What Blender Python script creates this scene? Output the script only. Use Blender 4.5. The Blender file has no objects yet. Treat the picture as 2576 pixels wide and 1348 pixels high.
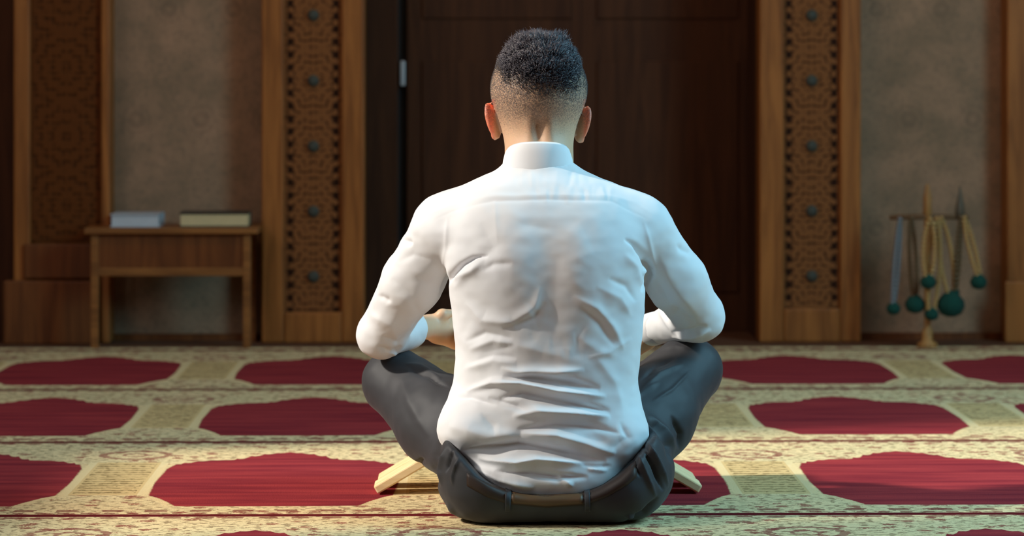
import bpy, bmesh, math, random
import numpy as np
from mathutils import Vector, Matrix, noise as mnoise

random.seed(7); rng = np.random.default_rng(7)
SC = bpy.context.scene
COL = SC.collection

# ------------------------------------------------------------------ camera
CAM_H = 0.807; FPX = 7900.0; HY = 187.0
YAW = math.atan(133 / FPX)
cd = bpy.data.cameras.new('camera'); cam = bpy.data.objects.new('camera', cd); COL.objects.link(cam)
cam.location = (0, 0, CAM_H); cam.rotation_euler = (math.pi / 2, 0, -YAW)
cd.sensor_width = 36; cd.lens = FPX / 2576 * 36; cd.shift_y = -(674 - HY) / 2576
cd.clip_start = 0.05; cd.clip_end = 60
cd.dof.use_dof = True; cd.dof.focus_distance = 5.68; cd.dof.aperture_fstop = 5.0
SC.camera = cam
SY, CY_ = math.sin(YAW), math.cos(YAW)

def at(px, py, Y):
    """world point seen at photo pixel px,py on the plane y = Y"""
    u = (px - 1288) / FPX
    dep = Y / (CY_ - u * SY)
    return Vector((dep * (SY + u * CY_), Y, CAM_H - (py - HY) / FPX * dep))

def proj(P):
    dep = P[:, 1] * CY_ + P[:, 0] * SY
    u = (P[:, 0] * CY_ - P[:, 1] * SY) / dep
    return 1288 + u * FPX, HY + (CAM_H - P[:, 2]) / dep * FPX

# ------------------------------------------------------------------ world, sun, lamps
SC.view_settings.view_transform = 'Standard'; SC.view_settings.look = 'None'
SC.view_settings.gamma = 1.0; SC.view_settings.use_curve_mapping = False
SC.view_settings.exposure = 0.0
w = bpy.data.worlds.new('world'); SC.world = w; w.use_nodes = True
bg = w.node_tree.nodes['Background']; bg.inputs[0].default_value = (0.55, 0.72, 1.0, 1); bg.inputs[1].default_value = 0.6

def lamp(name, kind, loc, target, energy, color, **kw):
    d = bpy.data.lights.new(name, kind); o = bpy.data.objects.new(name, d); COL.objects.link(o)
    o.location = loc; d.energy = energy; d.color = color
    o.rotation_euler = (Vector(target) - Vector(loc)).to_track_quat('-Z', 'Y').to_euler()
    for k, v in kw.items(): setattr(d, k, v)
    return o
SUN_A, SUN_E = math.radians(14), math.radians(37)
sd = Vector((math.cos(SUN_E) * math.cos(SUN_A), math.cos(SUN_E) * math.sin(SUN_A), -math.sin(SUN_E)))
lamp('sun', 'SUN', Vector((0.15, 5.7, 0.4)) - sd * 12, (0.15, 5.7, 0.4), 4.5, (1.0, 0.92, 0.80), angle=math.radians(3.5))
lamp('window_daylight', 'AREA', (-3.1, 5.1, 3.0), (0.3, 5.9, 0.3), 32, (1.0, 0.95, 0.90), shape='RECTANGLE', size=1.6, size_y=2.0)
lamp('right_window_daylight', 'AREA', (3.3, 5.5, 2.4), (0.2, 6.0, 0.3), 175, (0.34, 0.77, 1.0), shape='RECTANGLE', size=1.6, size_y=2.0)
lamp('left_fill_light', 'AREA', (-3.1, 2.8, 2.4), (0.0, 5.8, 0.3), 44, (0.93, 0.97, 1.0), shape='RECTANGLE', size=1.4, size_y=1.8)  # added fill for the left sleeve and back, through an invented opening

lamp('far_wall_fill', 'AREA', (0.4, 7.0, 4.2), (0.4, 9.6, 1.1), 25, (1.0, 0.70, 0.46), shape='RECTANGLE', size=3.5, size_y=.5)  # added warm fill to lift the far wall; no known lamp there
# ------------------------------------------------------------------ node helper
class NT:
    def __init__(s, name, rough=0.7, **pr):
        s.m = bpy.data.materials.new(name); s.m.use_nodes = True
        s.t = s.m.node_tree; s.b = s.t.nodes['Principled BSDF']
        s.b.inputs['Roughness'].default_value = rough
        for k, v in pr.items(): s.set(k.replace('_', ' '), v)
    def set(s, k, v):
        i = s.b.inputs[k]
        if isinstance(v, bpy.types.NodeSocket): s.t.links.new(v, i)
        else: i.default_value = v
    def n(s, ty, **kw):
        nd = s.t.nodes.new(ty)
        for k, v in kw.items(): setattr(nd, k, v)
        return nd
    def plug(s, i, v):
        if isinstance(v, bpy.types.NodeSocket): s.t.links.new(v, i)
        else: i.default_value = v
    def m_(s, op, *a, clamp=False):
        nd = s.n('ShaderNodeMath', operation=op, use_clamp=clamp)
        for i, v in enumerate(a): s.plug(nd.inputs[i], v)
        return nd.outputs[0]
    def xyz(s, coord='Object'):
        tc = s.n('ShaderNodeTexCoord'); sp = s.n('ShaderNodeSeparateXYZ')
        s.t.links.new(tc.outputs[coord], sp.inputs[0]); s.co = tc.outputs[coord]
        return sp.outputs[0], sp.outputs[1], sp.outputs[2]
    def vec(s, x, y, z):
        nd = s.n('ShaderNodeCombineXYZ')
        for i, v in enumerate((x, y, z)): s.plug(nd.inputs[i], v)
        return nd.outputs[0]
    def noise(s, v, scale, detail=3, rough=0.55, dist=0.0):
        nd = s.n('ShaderNodeTexNoise'); s.plug(nd.inputs['Vector'], v)
        nd.inputs['Scale'].default_value = scale; nd.inputs['Detail'].default_value = detail
        nd.inputs['Roughness'].default_value = rough; nd.inputs['Distortion'].default_value = dist
        return nd.outputs['Fac']
    def mix(s, f, a, b):
        nd = s.n('ShaderNodeMix', data_type='RGBA')
        s.plug(nd.inputs['Factor'], f)
        for i, v in ((6, a), (7, b)):
            if isinstance(v, tuple): v = v + (1,) if len(v) == 3 else v
            s.plug(nd.inputs[i], v)
        return nd.outputs[2]
    def sstep(s, v, a, b):
        nd = s.n('ShaderNodeMapRange', interpolation_type='SMOOTHSTEP')
        s.plug(nd.inputs[0], v); nd.inputs[1].default_value = a; nd.inputs[2].default_value = b
        return nd.outputs[0]
    def bump(s, h, strength, dist):
        nd = s.n('ShaderNodeBump'); nd.inputs['Strength'].default_value = strength; nd.inputs['Distance'].default_value = dist
        s.plug(nd.inputs['Height'], h); s.set('Normal', nd.outputs[0])
    def rng(s, v, a, b):   # 1 inside a..b
        return s.m_('MULTIPLY', s.m_('GREATER_THAN', v, a), s.m_('LESS_THAN', v, b))

def srgb(r, g, b):
    return tuple((c / 255 / 12.92 if c / 255 <= 0.04045 else ((c / 255 + 0.055) / 1.055) ** 2.4) for c in (r, g, b))

def wood(name, dark, light, rough=0.5, sc=1.0, vertical=True):
    k = NT(name, rough); x, y, z = k.xyz()
    v = k.vec(k.m_('MULTIPLY', x, 22 * sc), k.m_('MULTIPLY', y, 22 * sc), k.m_('MULTIPLY', z, 1.6 * sc)) if vertical else \
        k.vec(k.m_('MULTIPLY', x, 1.6 * sc), k.m_('MULTIPLY', y, 22 * sc), k.m_('MULTIPLY', z, 22 * sc))
    f = k.noise(v, 1.6, 5, 0.6, 0.8)
    k.set('Base Color', k.mix(k.sstep(f, 0.3, 0.7), dark, light)); k.bump(f, 0.15, 0.002); k.set('Specular IOR Level', .2)
    return k.m
M_wood = wood('carved_wood', srgb(120, 66, 26), srgb(160, 94, 42))
M_wood2 = wood('plain_panel_wood', srgb(88, 44, 16), srgb(116, 62, 26))
M_door = wood('dark_door_wood', srgb(58, 28, 10), srgb(76, 40, 18), 0.75)
M_table = wood('table_wood', srgb(112, 66, 32), srgb(148, 92, 46), 0.4, 1.0, False)
M_pine = wood('pale_pine', srgb(240, 206, 152), srgb(250, 224, 176), 0.55, 1.0, False)
def plain(name, c, rough=0.7, **kw):
    k = NT(name, rough, **kw); x, y, z = k.xyz(); f = k.noise(k.co, 40, 3)
    d = tuple(v * 0.82 for v in c); k.set('Base Color', k.mix(f, d, c)); return k.m
M_gap = plain('dark_gap', srgb(14, 12, 14))

# carved lattice with star rosettes (object space: x across, z up, object origin on the panel's axis)
def carved(name, base, hole, halfw, period, z0, dots=True):
    k = NT(name, 0.6); x, y, z = k.xyz()
    t = k.m_('SUBTRACT', k.m_('FRACT', k.m_('DIVIDE', k.m_('SUBTRACT', z, z0 - period / 2), period)), 0.5)
    zz = k.m_('MULTIPLY', t, period)
    r = k.m_('SQRT', k.m_('ADD', k.m_('MULTIPLY', x, x), k.m_('MULTIPLY', zz, zz)))
    th = k.m_('ARCTAN2', zz, x)
    petals = k.m_('COSINE', k.m_('MULTIPLY', th, 12.0 if not dots else 8.0))
    rr = k.m_('ADD', r, k.m_('MULTIPLY', petals, 0.006))
    waves = k.m_('SINE', k.m_('MULTIPLY', rr, 175.0 if not dots else 260.0))
    diag = k.m_('MULTIPLY', k.m_('SINE', k.m_('MULTIPLY', k.m_('ADD', x, z), 190.0)), k.m_('SINE', k.m_('MULTIPLY', k.m_('SUBTRACT', x, z), 190.0)))
    g = k.m_('ADD', k.m_('MULTIPLY', waves, 0.55), k.m_('MULTIPLY', diag, 0.55))
    g = k.m_('ADD', g, k.m_('MULTIPLY', k.m_('SUBTRACT', k.noise(k.co, 60, 2), 0.5), 1.4))
    cut = k.sstep(g, 0.1, 0.75)
    ax = k.m_('ABSOLUTE', x)
    hz = k.m_('ABSOLUTE', k.m_('SUBTRACT', k.m_('FRACT', k.m_('DIVIDE', z, 0.0385)), 0.5))
    dd = k.m_('MULTIPLY', k.m_('LESS_THAN', k.m_('ABSOLUTE', k.m_('SUBTRACT', ax, halfw - 0.018)), 0.009), k.m_('LESS_THAN', hz, 0.27))
    cut = k.m_('MAXIMUM', k.m_('MULTIPLY', cut, 0.75), dd if dots else 0.0)
    k.set('Base Color', k.mix(cut, base, hole)); k.bump(k.m_('SUBTRACT', 1.0, cut), 0.5, 0.004); k.set('Specular IOR Level', 0.05)
    return k.m

# plaster of the wall bays with faint round rosettes
def bay_mat():
    k = NT('patterned_plaster', 0.85); x, y, z = k.xyz()
    def ros(ox, oz):
        px_, pz = 0.196, 0.67
        a = k.m_('MULTIPLY', k.m_('SUBTRACT', k.m_('FRACT', k.m_('DIVIDE', k.m_('SUBTRACT', x, ox), px_)), 0.5), px_)
        b = k.m_('MULTIPLY', k.m_('SUBTRACT', k.m_('FRACT', k.m_('DIVIDE', k.m_('SUBTRACT', z, oz), pz)), 0.5), pz)
        r = k.m_('SQRT', k.m_('ADD', k.m_('MULTIPLY', a, a), k.m_('MULTIPLY', b, b)))
        ring = k.m_('MULTIPLY', k.rng(r, 0.010, 0.026), 0.8)
        ring2 = k.m_('MULTIPLY', k.rng(r, 0.036, 0.044), 0.45)
        return k.m_('MAXIMUM', ring, ring2)
    f = k.m_('MAXIMUM', ros(0.0, 0.0), ros(0.098, 0.335))
    blot = k.noise(k.co, 7, 4, 0.6); fine = k.noise(k.co, 70, 3, 0.6)
    c = k.mix(k.sstep(blot, 0.3, 0.72), srgb(130, 102, 79), srgb(160, 120, 93))
    c = k.mix(k.m_('MULTIPLY', k.sstep(fine, 0.45, 0.7), 0.35), c, srgb(96, 82, 68))
    c = k.mix(k.m_('MULTIPLY', f, 0.30), c, srgb(88, 68, 56))
    k.set('Base Color', c); k.bump(fine, 0.25, 0.003); k.set('Specular IOR Level', 0.1)
    return k.m
M_bay = bay_mat()

# carpet woven with rows of prayer niches
def carpet_mat():
    k = NT('woven_carpet', 0.95); X, Y, Z = k.xyz()
    W, D, X0, Y0 = 0.648, 1.148, -0.3606, 6.904
    n1 = k.noise(k.co, 55, 2); n2 = k.noise(k.co, 170, 2)
    fx = k.m_('MULTIPLY', k.m_('SUBTRACT', k.m_('FRACT', k.m_('ADD', k.m_('DIVIDE', k.m_('SUBTRACT', X, X0), W), 0.5)), 0.5), W)
    ax = k.m_('ABSOLUTE', fx)
    t = k.m_('MULTIPLY', k.m_('FRACT', k.m_('DIVIDE', k.m_('SUBTRACT', Y0, Y), D)), D)
    T0 = 0.19
    pts = [(0, 0), (T0 - .004, 0), (T0 + .004, .020), (T0 + .03, .055), (T0 + .07, .085), (T0 + .125, .116), (T0 + .130, .120), (T0 + .138, .172),
           (T0 + .165, .205), (T0 + .20, .226), (T0 + .278, .238), (T0 + .5, .242), (T0 + .685, .236), (T0 + .714, .217),
           (T0 + .78, .190), (T0 + .825, .176), (T0 + .836, .172), (T0 + .838, 0), (D, 0)]
    cr = k.n('ShaderNodeValToRGB'); el = cr.color_ramp.elements
    while len(el) < len(pts): el.new(0.5)
    for e, (p, v) in zip(el, pts): e.position = p / D
    for e, (p, v) in zip(el, pts): e.color = (v / 0.3, v / 0.3, v / 0.3, 1)
    k.plug(cr.inputs[0], k.m_('DIVIDE', t, D))
    sp = k.n('ShaderNodeSeparateColor'); k.plug(sp.inputs[0], cr.outputs[0])
    hw = k.m_('MULTIPLY', sp.outputs[0], 0.3)
    scal = k.m_('MULTIPLY', k.m_('ABSOLUTE', k.m_('SINE', k.m_('MULTIPLY', ax, 120.0))), 0.014)
    top = k.m_('LESS_THAN', t, T0 + 0.2)
    hw = k.m_('SUBTRACT', hw, k.m_('MULTIPLY', scal, top))
    hw = k.m_('ADD', hw, k.m_('MULTIPLY', k.m_('SUBTRACT', n2, 0.5), 0.010))
    red = k.sstep(k.m_('SUBTRACT', hw, ax), -0.001, 0.003)
    red = k.m_('MULTIPLY', red, k.rng(t, T0 - .002, T0 + .837))
    # outline band
    outl = k.m_('MULTIPLY', k.rng(k.m_('SUBTRACT', ax, hw), -0.002, 0.017), k.rng(t, T0 - .02, T0 + .85))
    gx = k.m_('SUBTRACT', W / 2, ax)          # distance from the axis of the pathway
    # pathway hatching
    st = k.m_('SINE', k.m_('ADD', k.m_('MULTIPLY', Y, 2 * math.pi / 0.034), k.m_('MULTIPLY', n1, 9.0)))
    brk = k.sstep(k.noise(k.vec(k.m_('MULTIPLY', X, 45.0), k.m_('MULTIPLY', Y, 70.0), 0.0), 1.0, 2), 0.36, 0.44)
    hat = k.m_('MULTIPLY', k.m_('MULTIPLY', k.m_('GREATER_THAN', st, 0.35), brk), k.m_('MULTIPLY', k.m_('LESS_THAN', gx, 0.060), k.rng(t, T0 + .17, T0 + .66)))
    # small woven motifs in the borders
    vo = k.n('ShaderNodeTexVoronoi'); k.plug(vo.inputs['Vector'], k.vec(k.m_('MULTIPLY', X, 24.0), k.m_('MULTIPLY', Y, 26.0), 0.0)); vo.inputs['Scale'].default_value = 1.0
    spot = k.m_('LESS_THAN', k.m_('ADD', vo.outputs['Distance'], k.m_('MULTIPLY', k.m_('SUBTRACT', n2, 0.5), 0.9)), 0.30)
    sc_ = k.n('ShaderNodeSeparateColor'); k.plug(sc_.inputs[0], vo.outputs['Color'])
    spot = k.m_('MULTIPLY', spot, k.m_('GREATER_THAN', sc_.outputs[0], 0.25))
    fleck = k.m_('GREATER_THAN', k.noise(k.vec(k.m_('MULTIPLY', X, 60.0), k.m_('MULTIPLY', Y, 95.0), 3.0), 1.0, 3), 0.55)
    # regular dashes along each seam
    def row(tc, hwid, per, duty, off):
        a = k.m_('LESS_THAN', k.m_('ABSOLUTE', k.m_('SUBTRACT', t, tc)), hwid)
        b = k.m_('LESS_THAN', k.m_('FRACT', k.m_('ADD', k.m_('DIVIDE', X, per), k.m_('ADD', off, k.m_('MULTIPLY', n1, 0.35)))), duty)
        return k.m_('MULTIPLY', a, b)
    dash = k.m_('MAXIMUM', row(0.030, .010, .058, .55, 0.1), k.m_('MAXIMUM', row(1.085, .013, .081, .5, 0.0), row(1.118, .006, .042, .5, 0.4)))
    line = k.m_('LESS_THAN', k.m_('ABSOLUTE', k.m_('SUBTRACT', k.m_('FRACT', k.m_('ADD', k.m_('DIVIDE', t, D), 0.5)), 0.5)), 0.0140)
    # ring medallion where the pathways meet the arches
    tz = k.m_('SUBTRACT', t, T0 + 0.045)
    e = k.m_('SQRT', k.m_('ADD', k.m_('MULTIPLY', gx, gx), k.m_('MULTIPLY', tz, tz)))
    wob = k.m_('MULTIPLY', k.m_('SUBTRACT', n1, 0.5), 0.035)
    ring = k.m_('MAXIMUM', k.rng(k.m_('ADD', e, wob), 0.060, 0.077), k.rng(k.m_('ADD', e, wob), 0.018, 0.030))
    motif_zone = k.m_('SUBTRACT', 1.0, k.m_('MULTIPLY', k.m_('LESS_THAN', gx, 0.082), k.rng(t, T0 + .17, T0 + .68)))
    cream = k.mix(n1, srgb(216, 190, 142), srgb(236, 212, 164))
    cream = k.mix(k.m_('MULTIPLY', k.sstep(k.noise(k.co, 5, 3), 0.35, 0.65), 0.30), cream, srgb(200, 190, 146))
    path = k.m_('MULTIPLY', k.m_('LESS_THAN', gx, 0.066), k.rng(t, T0 + .17, T0 + .68))
    cream = k.mix(k.m_('MULTIPLY', path, 0.65), cream, srgb(206, 170, 112))
    c = k.mix(k.m_('MULTIPLY', k.m_('MULTIPLY', fleck, motif_zone), 0.72), cream, srgb(116, 88, 60))
    c = k.mix(k.m_('MULTIPLY', k.m_('MULTIPLY', spot, motif_zone), 0.8), c, srgb(138, 62, 54))
    c = k.mix(k.m_('MULTIPLY', hat, 0.68), c, srgb(96, 74, 36))
    c = k.mix(k.m_('MULTIPLY', ring, 0.72), c, srgb(128, 52, 52))
    c = k.mix(k.m_('MULTIPLY', dash, 0.75), c, srgb(120, 48, 46))
    c = k.mix(k.m_('MULTIPLY', outl, 0.65), c, srgb(224, 198, 148))
    c = k.mix(line, c, srgb(96, 20, 26))
    strk = k.noise(k.vec(k.m_('MULTIPLY', X, 3.0), k.m_('MULTIPLY', Y, 26.0), 0.0), 1.0, 4)
    rc = k.mix(k.sstep(strk, 0.3, 0.7), srgb(122, 36, 46), srgb(164, 58, 60))
    rc = k.mix(k.m_('MULTIPLY', n2, 0.35), rc, srgb(112, 26, 36))
    c = k.mix(red, c, rc)
    edge = k.m_('GREATER_THAN', Y, 9.30)
    c = k.mix(edge, c, srgb(96, 62, 44))
    k.set('Base Color', c)
    pile = k.noise(k.co, 320, 2, 0.7)
    k.bump(pile, 0.5, 0.003); k.set('Specular IOR Level', 0.1)
    return k.m
M_carpet = carpet_mat()

# ------------------------------------------------------------------ mesh helpers
def link(name, mesh, parent=None):
    o = bpy.data.objects.new(name, mesh); COL.objects.link(o)
    if parent: o.parent = parent
    return o
def obj(name, bm, mat, parent=None, smooth=False, bevel=0.0, loc=None):
    bmesh.ops.recalc_face_normals(bm, faces=bm.faces)
    me = bpy.data.meshes.new(name); bm.to_mesh(me); bm.free()
    me.materials.append(mat)
    if smooth:
        for p in me.polygons: p.use_smooth = True
    o = link(name, me, parent)
    if loc: o.location = loc
    if bevel:
        b = o.modifiers.new('bevel', 'BEVEL'); b.width = bevel; b.segments = 2; b.limit_method = 'ANGLE'
    return o
def tag(o, label=None, cat=None, group=None, kind=None):
    for k_, v in (('label', label), ('category', cat), ('group', group), ('kind', kind)):
        if v: o[k_] = v
    return o
def empty(name, loc, label, cat, group=None, rz=0):
    o = bpy.data.objects.new(name, None); COL.objects.link(o); o.location = loc; o.rotation_euler = (0, 0, rz)
    o.empty_display_size = 0.05
    return tag(o, label, cat, group)
def box(bm, x0, x1, y0, y1, z0, z1):
    v = [bm.verts.new(p) for p in ((x0,y0,z0),(x1,y0,z0),(x1,y1,z0),(x0,y1,z0),(x0,y0,z1),(x1,y0,z1),(x1,y1,z1),(x0,y1,z1))]
    for f in ((0,3,2,1),(4,5,6,7),(0,1,5,4),(1,2,6,5),(2,3,7,6),(3,0,4,7)): bm.faces.new([v[i] for i in f])
    return v
def bx(*a):
    bm = bmesh.new(); box(bm, *a); return bm
def lathe(bm, prof, c=(0, 0, 0), n=16, sx=1, sy=1):
    rings = []
    for r, z in prof:
        rings.append([bm.verts.new((c[0] + r * sx * math.cos(2*math.pi*i/n), c[1] + r * sy * math.sin(2*math.pi*i/n), c[2] + z)) for i in range(n)])
    for a, b in zip(rings, rings[1:]):
        for i in range(n): bm.faces.new((a[i], a[(i+1) % n], b[(i+1) % n], b[i]))
    bm.faces.new(rings[0][::-1]); bm.faces.new(rings[-1])
def tube(bm, pts, rad, n=8):
    pts = [Vector(p) for p in pts]; rings = []
    if not hasattr(rad, '__len__'): rad = [rad] * len(pts)
    for i, p in enumerate(pts):
        t = (pts[min(i+1, len(pts)-1)] - pts[max(i-1, 0)]).normalized()
        u = t.cross(Vector((0, 1, 0.01))).normalized(); v = t.cross(u)
        rings.append([bm.verts.new(p + (u * math.cos(2*math.pi*j/n) + v * math.sin(2*math.pi*j/n)) * rad[i]) for j in range(n)])
    for a, b in zip(rings, rings[1:]):
        for i in range(n): bm.faces.new((a[i], a[(i+1) % n], b[(i+1) % n], b[i]))
    bm.faces.new(rings[0][::-1]); bm.faces.new(rings[-1])

# ------------------------------------------------------------------ the setting
WY = 9.44
def wx(px): return at(px, 0, WY).x
def wz(py): return CAM_H - (py - HY) / FPX * WY
LX, RX, BYK, CEIL, FY = -3.2, 3.6, -2.0, 4.4, 10.1
def struct(name, bm, mat, parent=None, **kw):
    o = obj(name, bm, mat, parent, **kw)
    if parent is None: tag(o, kind='structure')
    return o
struct('floor', bx(LX - .1, RX + .1, BYK - .1, FY + .1, -.06, 0), M_carpet)
M_ceil = plain('ceiling_plaster', srgb(150, 135, 118), 0.9)
M_side = plain('side_wall_plaster', srgb(128, 104, 86), 0.9)
struct('ceiling', bx(LX - .1, RX + .1, BYK - .1, FY + .1, CEIL, CEIL + .1), M_ceil)
# left wall with the tall window the sun comes through; right wall and rear wall with theirs
def wall_x(name, x0, x1, wy0, wy1, wz0, wz1, second=None):
    bm = bmesh.new()
    box(bm, x0, x1, BYK, wy0, 0, CEIL); box(bm, x0, x1, wy1, FY, 0, CEIL)
    box(bm, x0, x1, wy0, wy1, 0, wz0); box(bm, x0, x1, wy0, wy1, wz1, CEIL)
    if second:
        a, b = second; bm.free(); bm = bmesh.new()
        box(bm, x0, x1, BYK, a, 0, CEIL); box(bm, x0, x1, b, wy0, 0, CEIL); box(bm, x0, x1, wy1, FY, 0, CEIL)
        for p, q in ((a, b), (wy0, wy1)): box(bm, x0, x1, p, q, 0, wz0); box(bm, x0, x1, p, q, wz1, CEIL)
    return struct(name, bm, M_side)
wall_x('wall_left', LX - .12, LX, 4.72, 6.15, 1.9, 4.15, (2.1, 3.5))  # last pair: extra opening made up to go with the left fill
wall_x('wall_right', RX, RX + .12, 4.2, 5.8, 1.5, 3.4)
struct('wall_rear', bx(LX, RX, BYK - .12, BYK, 0, CEIL), M_side)

def frame_win(name, x, y0, y1, z0, z1):
    bm = bmesh.new(); s = .05
    box(bm, x - .03, x + .03, y0, y0 + s, z0, z1); box(bm, x - .03, x + .03, y1 - s, y1, z0, z1)
    box(bm, x - .03, x + .03, y0 + s, y1 - s, z0, z0 + s); box(bm, x - .03, x + .03, y0 + s, y1 - s, z1 - s, z1)
    return struct(name, bm, M_wood)
frame_win('window_1', LX - .06, 4.72, 6.15, 1.9, 4.15)
frame_win('added_window', LX - .06, 2.1, 3.5, 1.9, 4.15)  # unseen frame of the opening added for the left fill
frame_win('window_2', RX + .06, 4.2, 5.8, 1.5, 3.4)

# far wall: plastered bays set back between carved pilasters, and a deep doorway
bay = .12
bm = bmesh.new()
box(bm, LX, wx(905), WY + bay, FY, 0, CEIL); box(bm, wx(1922), RX, WY + bay, FY, 0, CEIL)
box(bm, wx(905), wx(1922), WY + .55, FY, 0, CEIL)
wf = struct('wall_far', bm, M_bay)
def strip(bm, p0, p1, z0, z1, front=0.0, back=bay, wyy=WY):
    box(bm, wx(p0), wx(p1), wyy - front, wyy + back, z0, z1)

def pilaster(name, xs, zpan, mat, halfw, period, z0, dots, base_z, top=CEIL):
    l0, l1, r0, r1 = xs
    cx = wx((l1 + r0) / 2)
    bm = bmesh.new()
    strip(bm, l0, l1, 0, top); strip(bm, r0, r1, 0, top)
    strip(bm, l1, r0, 0, zpan)
    root = struct(name, bm, M_wood, bevel=.006)
    pb = bmesh.new(); box(pb, wx(l1) - cx, wx(r0) - cx, 0.018, bay, zpan, top)
    obj('carved_panel', pb, mat, root, loc=(cx, WY, 0))
    if dots:
        for py in (-292, -127, 38, 203, 368, 532, 696):
            b = bmesh.new(); z = wz(py)
            lathe(b, [(0.0185, 0), (0.0185, 0.006), (0.012, 0.012), (0.004, 0.014)], n=8)
            o = obj('boss', b, M_boss, root, loc=(cx, WY + .019, z)); o.rotation_euler = (math.pi / 2, 0, 0)
            o['label'] = 'dark greenish star boss'
    return root
M_boss = plain('green_boss', srgb(58, 54, 42), 0.7)
pitch = 165 * WY / FPX
M_lat1 = carved('lattice_carving', srgb(124, 74, 40), srgb(44, 22, 12), (860 - 715) / 2 * WY / FPX, pitch, wz(38), True)
M_lat2 = carved('rosette_carving', srgb(92, 48, 20), srgb(50, 24, 9), .11, 174 * WY / FPX, wz(170), False)
p1 = pilaster('trim_1', (658, 714, 860, 917), wz(785), M_lat1, 0, 0, 0, True, 0)
p2 = pilaster('trim_2', (1911, 1972, 2114, 2166), wz(777), M_lat1, 0, 0, 0, True, 0)
# outer left pilaster with round rosettes, plinth, and a darker niche beyond it
bm = bmesh.new()
strip(bm, 34, 76, 0, CEIL); strip(bm, 254, 277, 0, CEIL); strip(bm, 76, 254, 0, wz(606), front=-.03)
p3 = struct('trim_3', bm, M_wood, bevel=.006)
cx = wx(165); pb = bmesh.new(); box(pb, wx(76) - cx, wx(254) - cx, .02, bay, wz(606), CEIL)
o = obj('carved_panel', pb, M_lat2, p3, loc=(cx, WY, 0))
pb = bmesh.new(); strip(pb, 12, 245, 0, wz(703), front=.03, back=0); obj('plinth', pb, M_wood2, p3, bevel=.005)
pb = bmesh.new(); strip(pb, 60, 240, wz(700), wz(612), front=.012, back=0.03); obj('lower_panel', pb, M_wood2, p3, bevel=.005)
# outer right pilaster
bm = bmesh.new(); strip(bm, 2534, 2700, 0, CEIL)
p4 = struct('trim_4', bm, M_wood, bevel=.006)
pb = bmesh.new(); strip(pb, 2524, 2720, 0, wz(708), front=.03, back=0); obj('plinth', pb, M_wood, p4, bevel=.005)
# dark wood stretch left of trim_3
struct('trim_5', (lambda b: (strip(b, -400, 34, 0, CEIL, front=-.06, back=bay), b)[1])(bmesh.new()), M_door)
# low baseboard in the bays
bm = bmesh.new(); strip(bm, 277, 658, 0, .02, front=-.095, back=bay); struct('baseboard_left', bm, M_wood2)
bm = bmesh.new(); strip(bm, 2166, 2534, 0, .02, front=-.095, back=bay); struct('baseboard_right', bm, M_wood2)
# doorway: reveals, narrow side leaf, dark joint and the main leaf
bm = bmesh.new()
box(bm, wx(905), wx(917), WY + bay, WY + .55, 0, CEIL); box(bm, wx(1911), wx(1922), WY + bay, WY + .55, 0, CEIL)
struct('trim_6', bm, M_door)
DY = WY + .40
def dx(px): return at(px, 0, DY).x
d1 = struct('door_1', bx(dx(900), dx(1001), DY, DY + .1, 0, 3.2), M_door, bevel=.004)
bm = bmesh.new(); box(bm, dx(1001), dx(1023), DY + .05, DY + .12, 0, 3.2)
obj('joint', bm, M_gap, d1)
M_steel = plain('brushed_metal', srgb(190, 184, 184), 0.4, Metallic=0.3)
zt = lambda py: CAM_H - (py - HY) / FPX * DY
bm = bmesh.new()
box(bm, dx(1007), dx(1019), DY - .01, DY + .052, zt(216), zt(153))
h = obj('handle', bm, M_steel, d1, bevel=.003); h['label'] = 'pale metal latch plate'
bm = bmesh.new(); box(bm, dx(1023), dx(1925), DY + .02, DY + .1, 0, 3.2)
d2 = struct('door_2', bm, M_door, bevel=.004)
for a, b_ in ((1060, 1440), (1500, 1860)):
    for zz0, zz1 in ((.12, .85), (.98, 1.9), (2.02, 3.0)):
        bm = bmesh.new(); box(bm, dx(a), dx(b_), DY + .014, DY + .03, zz0, zz1)
        obj('raised_panel', bm, M_door, d2, bevel=.006)

# ------------------------------------------------------------------ low table with two books
TY = 9.27
s_ = TY / FPX
tx0, tx1 = at(213, 0, TY).x, at(650, 0, TY).x
tz = CAM_H - (572 - HY) * s_
root = empty('low_table', ((tx0 + tx1) / 2, TY, 0), 'low brown wooden side table with deep apron against the plastered wall', 'table')
hwid = (tx1 - tx0) / 2; d0, d1_ = -.0, .24
obj('tabletop', bx(-hwid, hwid, -.015, .255, tz - .018, tz), M_table, root, bevel=.003)
ax0, ax1 = at(244, 0, TY).x - root.location.x, at(615, 0, TY).x - root.location.x
zap = CAM_H - (690 - HY) * s_
obj('apron', bx(ax0, ax1, .006, .022, zap, tz - .018), M_wood2, root)
obj('rail', bx(ax0, ax1, .002, .024, zap - .004, zap + .02), M_table, root, bevel=.002)
lw = .023
for lx in (at(228, 0, TY).x - root.location.x, at(611, 0, TY).x - root.location.x):
    for ly in (0, .217):
        obj('leg', bx(lx, lx + lw, ly, ly + lw, 0, tz - .018), M_table, root, bevel=.002)
M_page = plain('page_edges', srgb(205, 176, 128)); M_page2 = plain('white_page_edges', srgb(190, 188, 190))
M_cov = plain('dark_cover', srgb(46, 40, 30), 0.5); M_cov2 = plain('grey_cover', srgb(176, 176, 180), 0.6)
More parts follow.
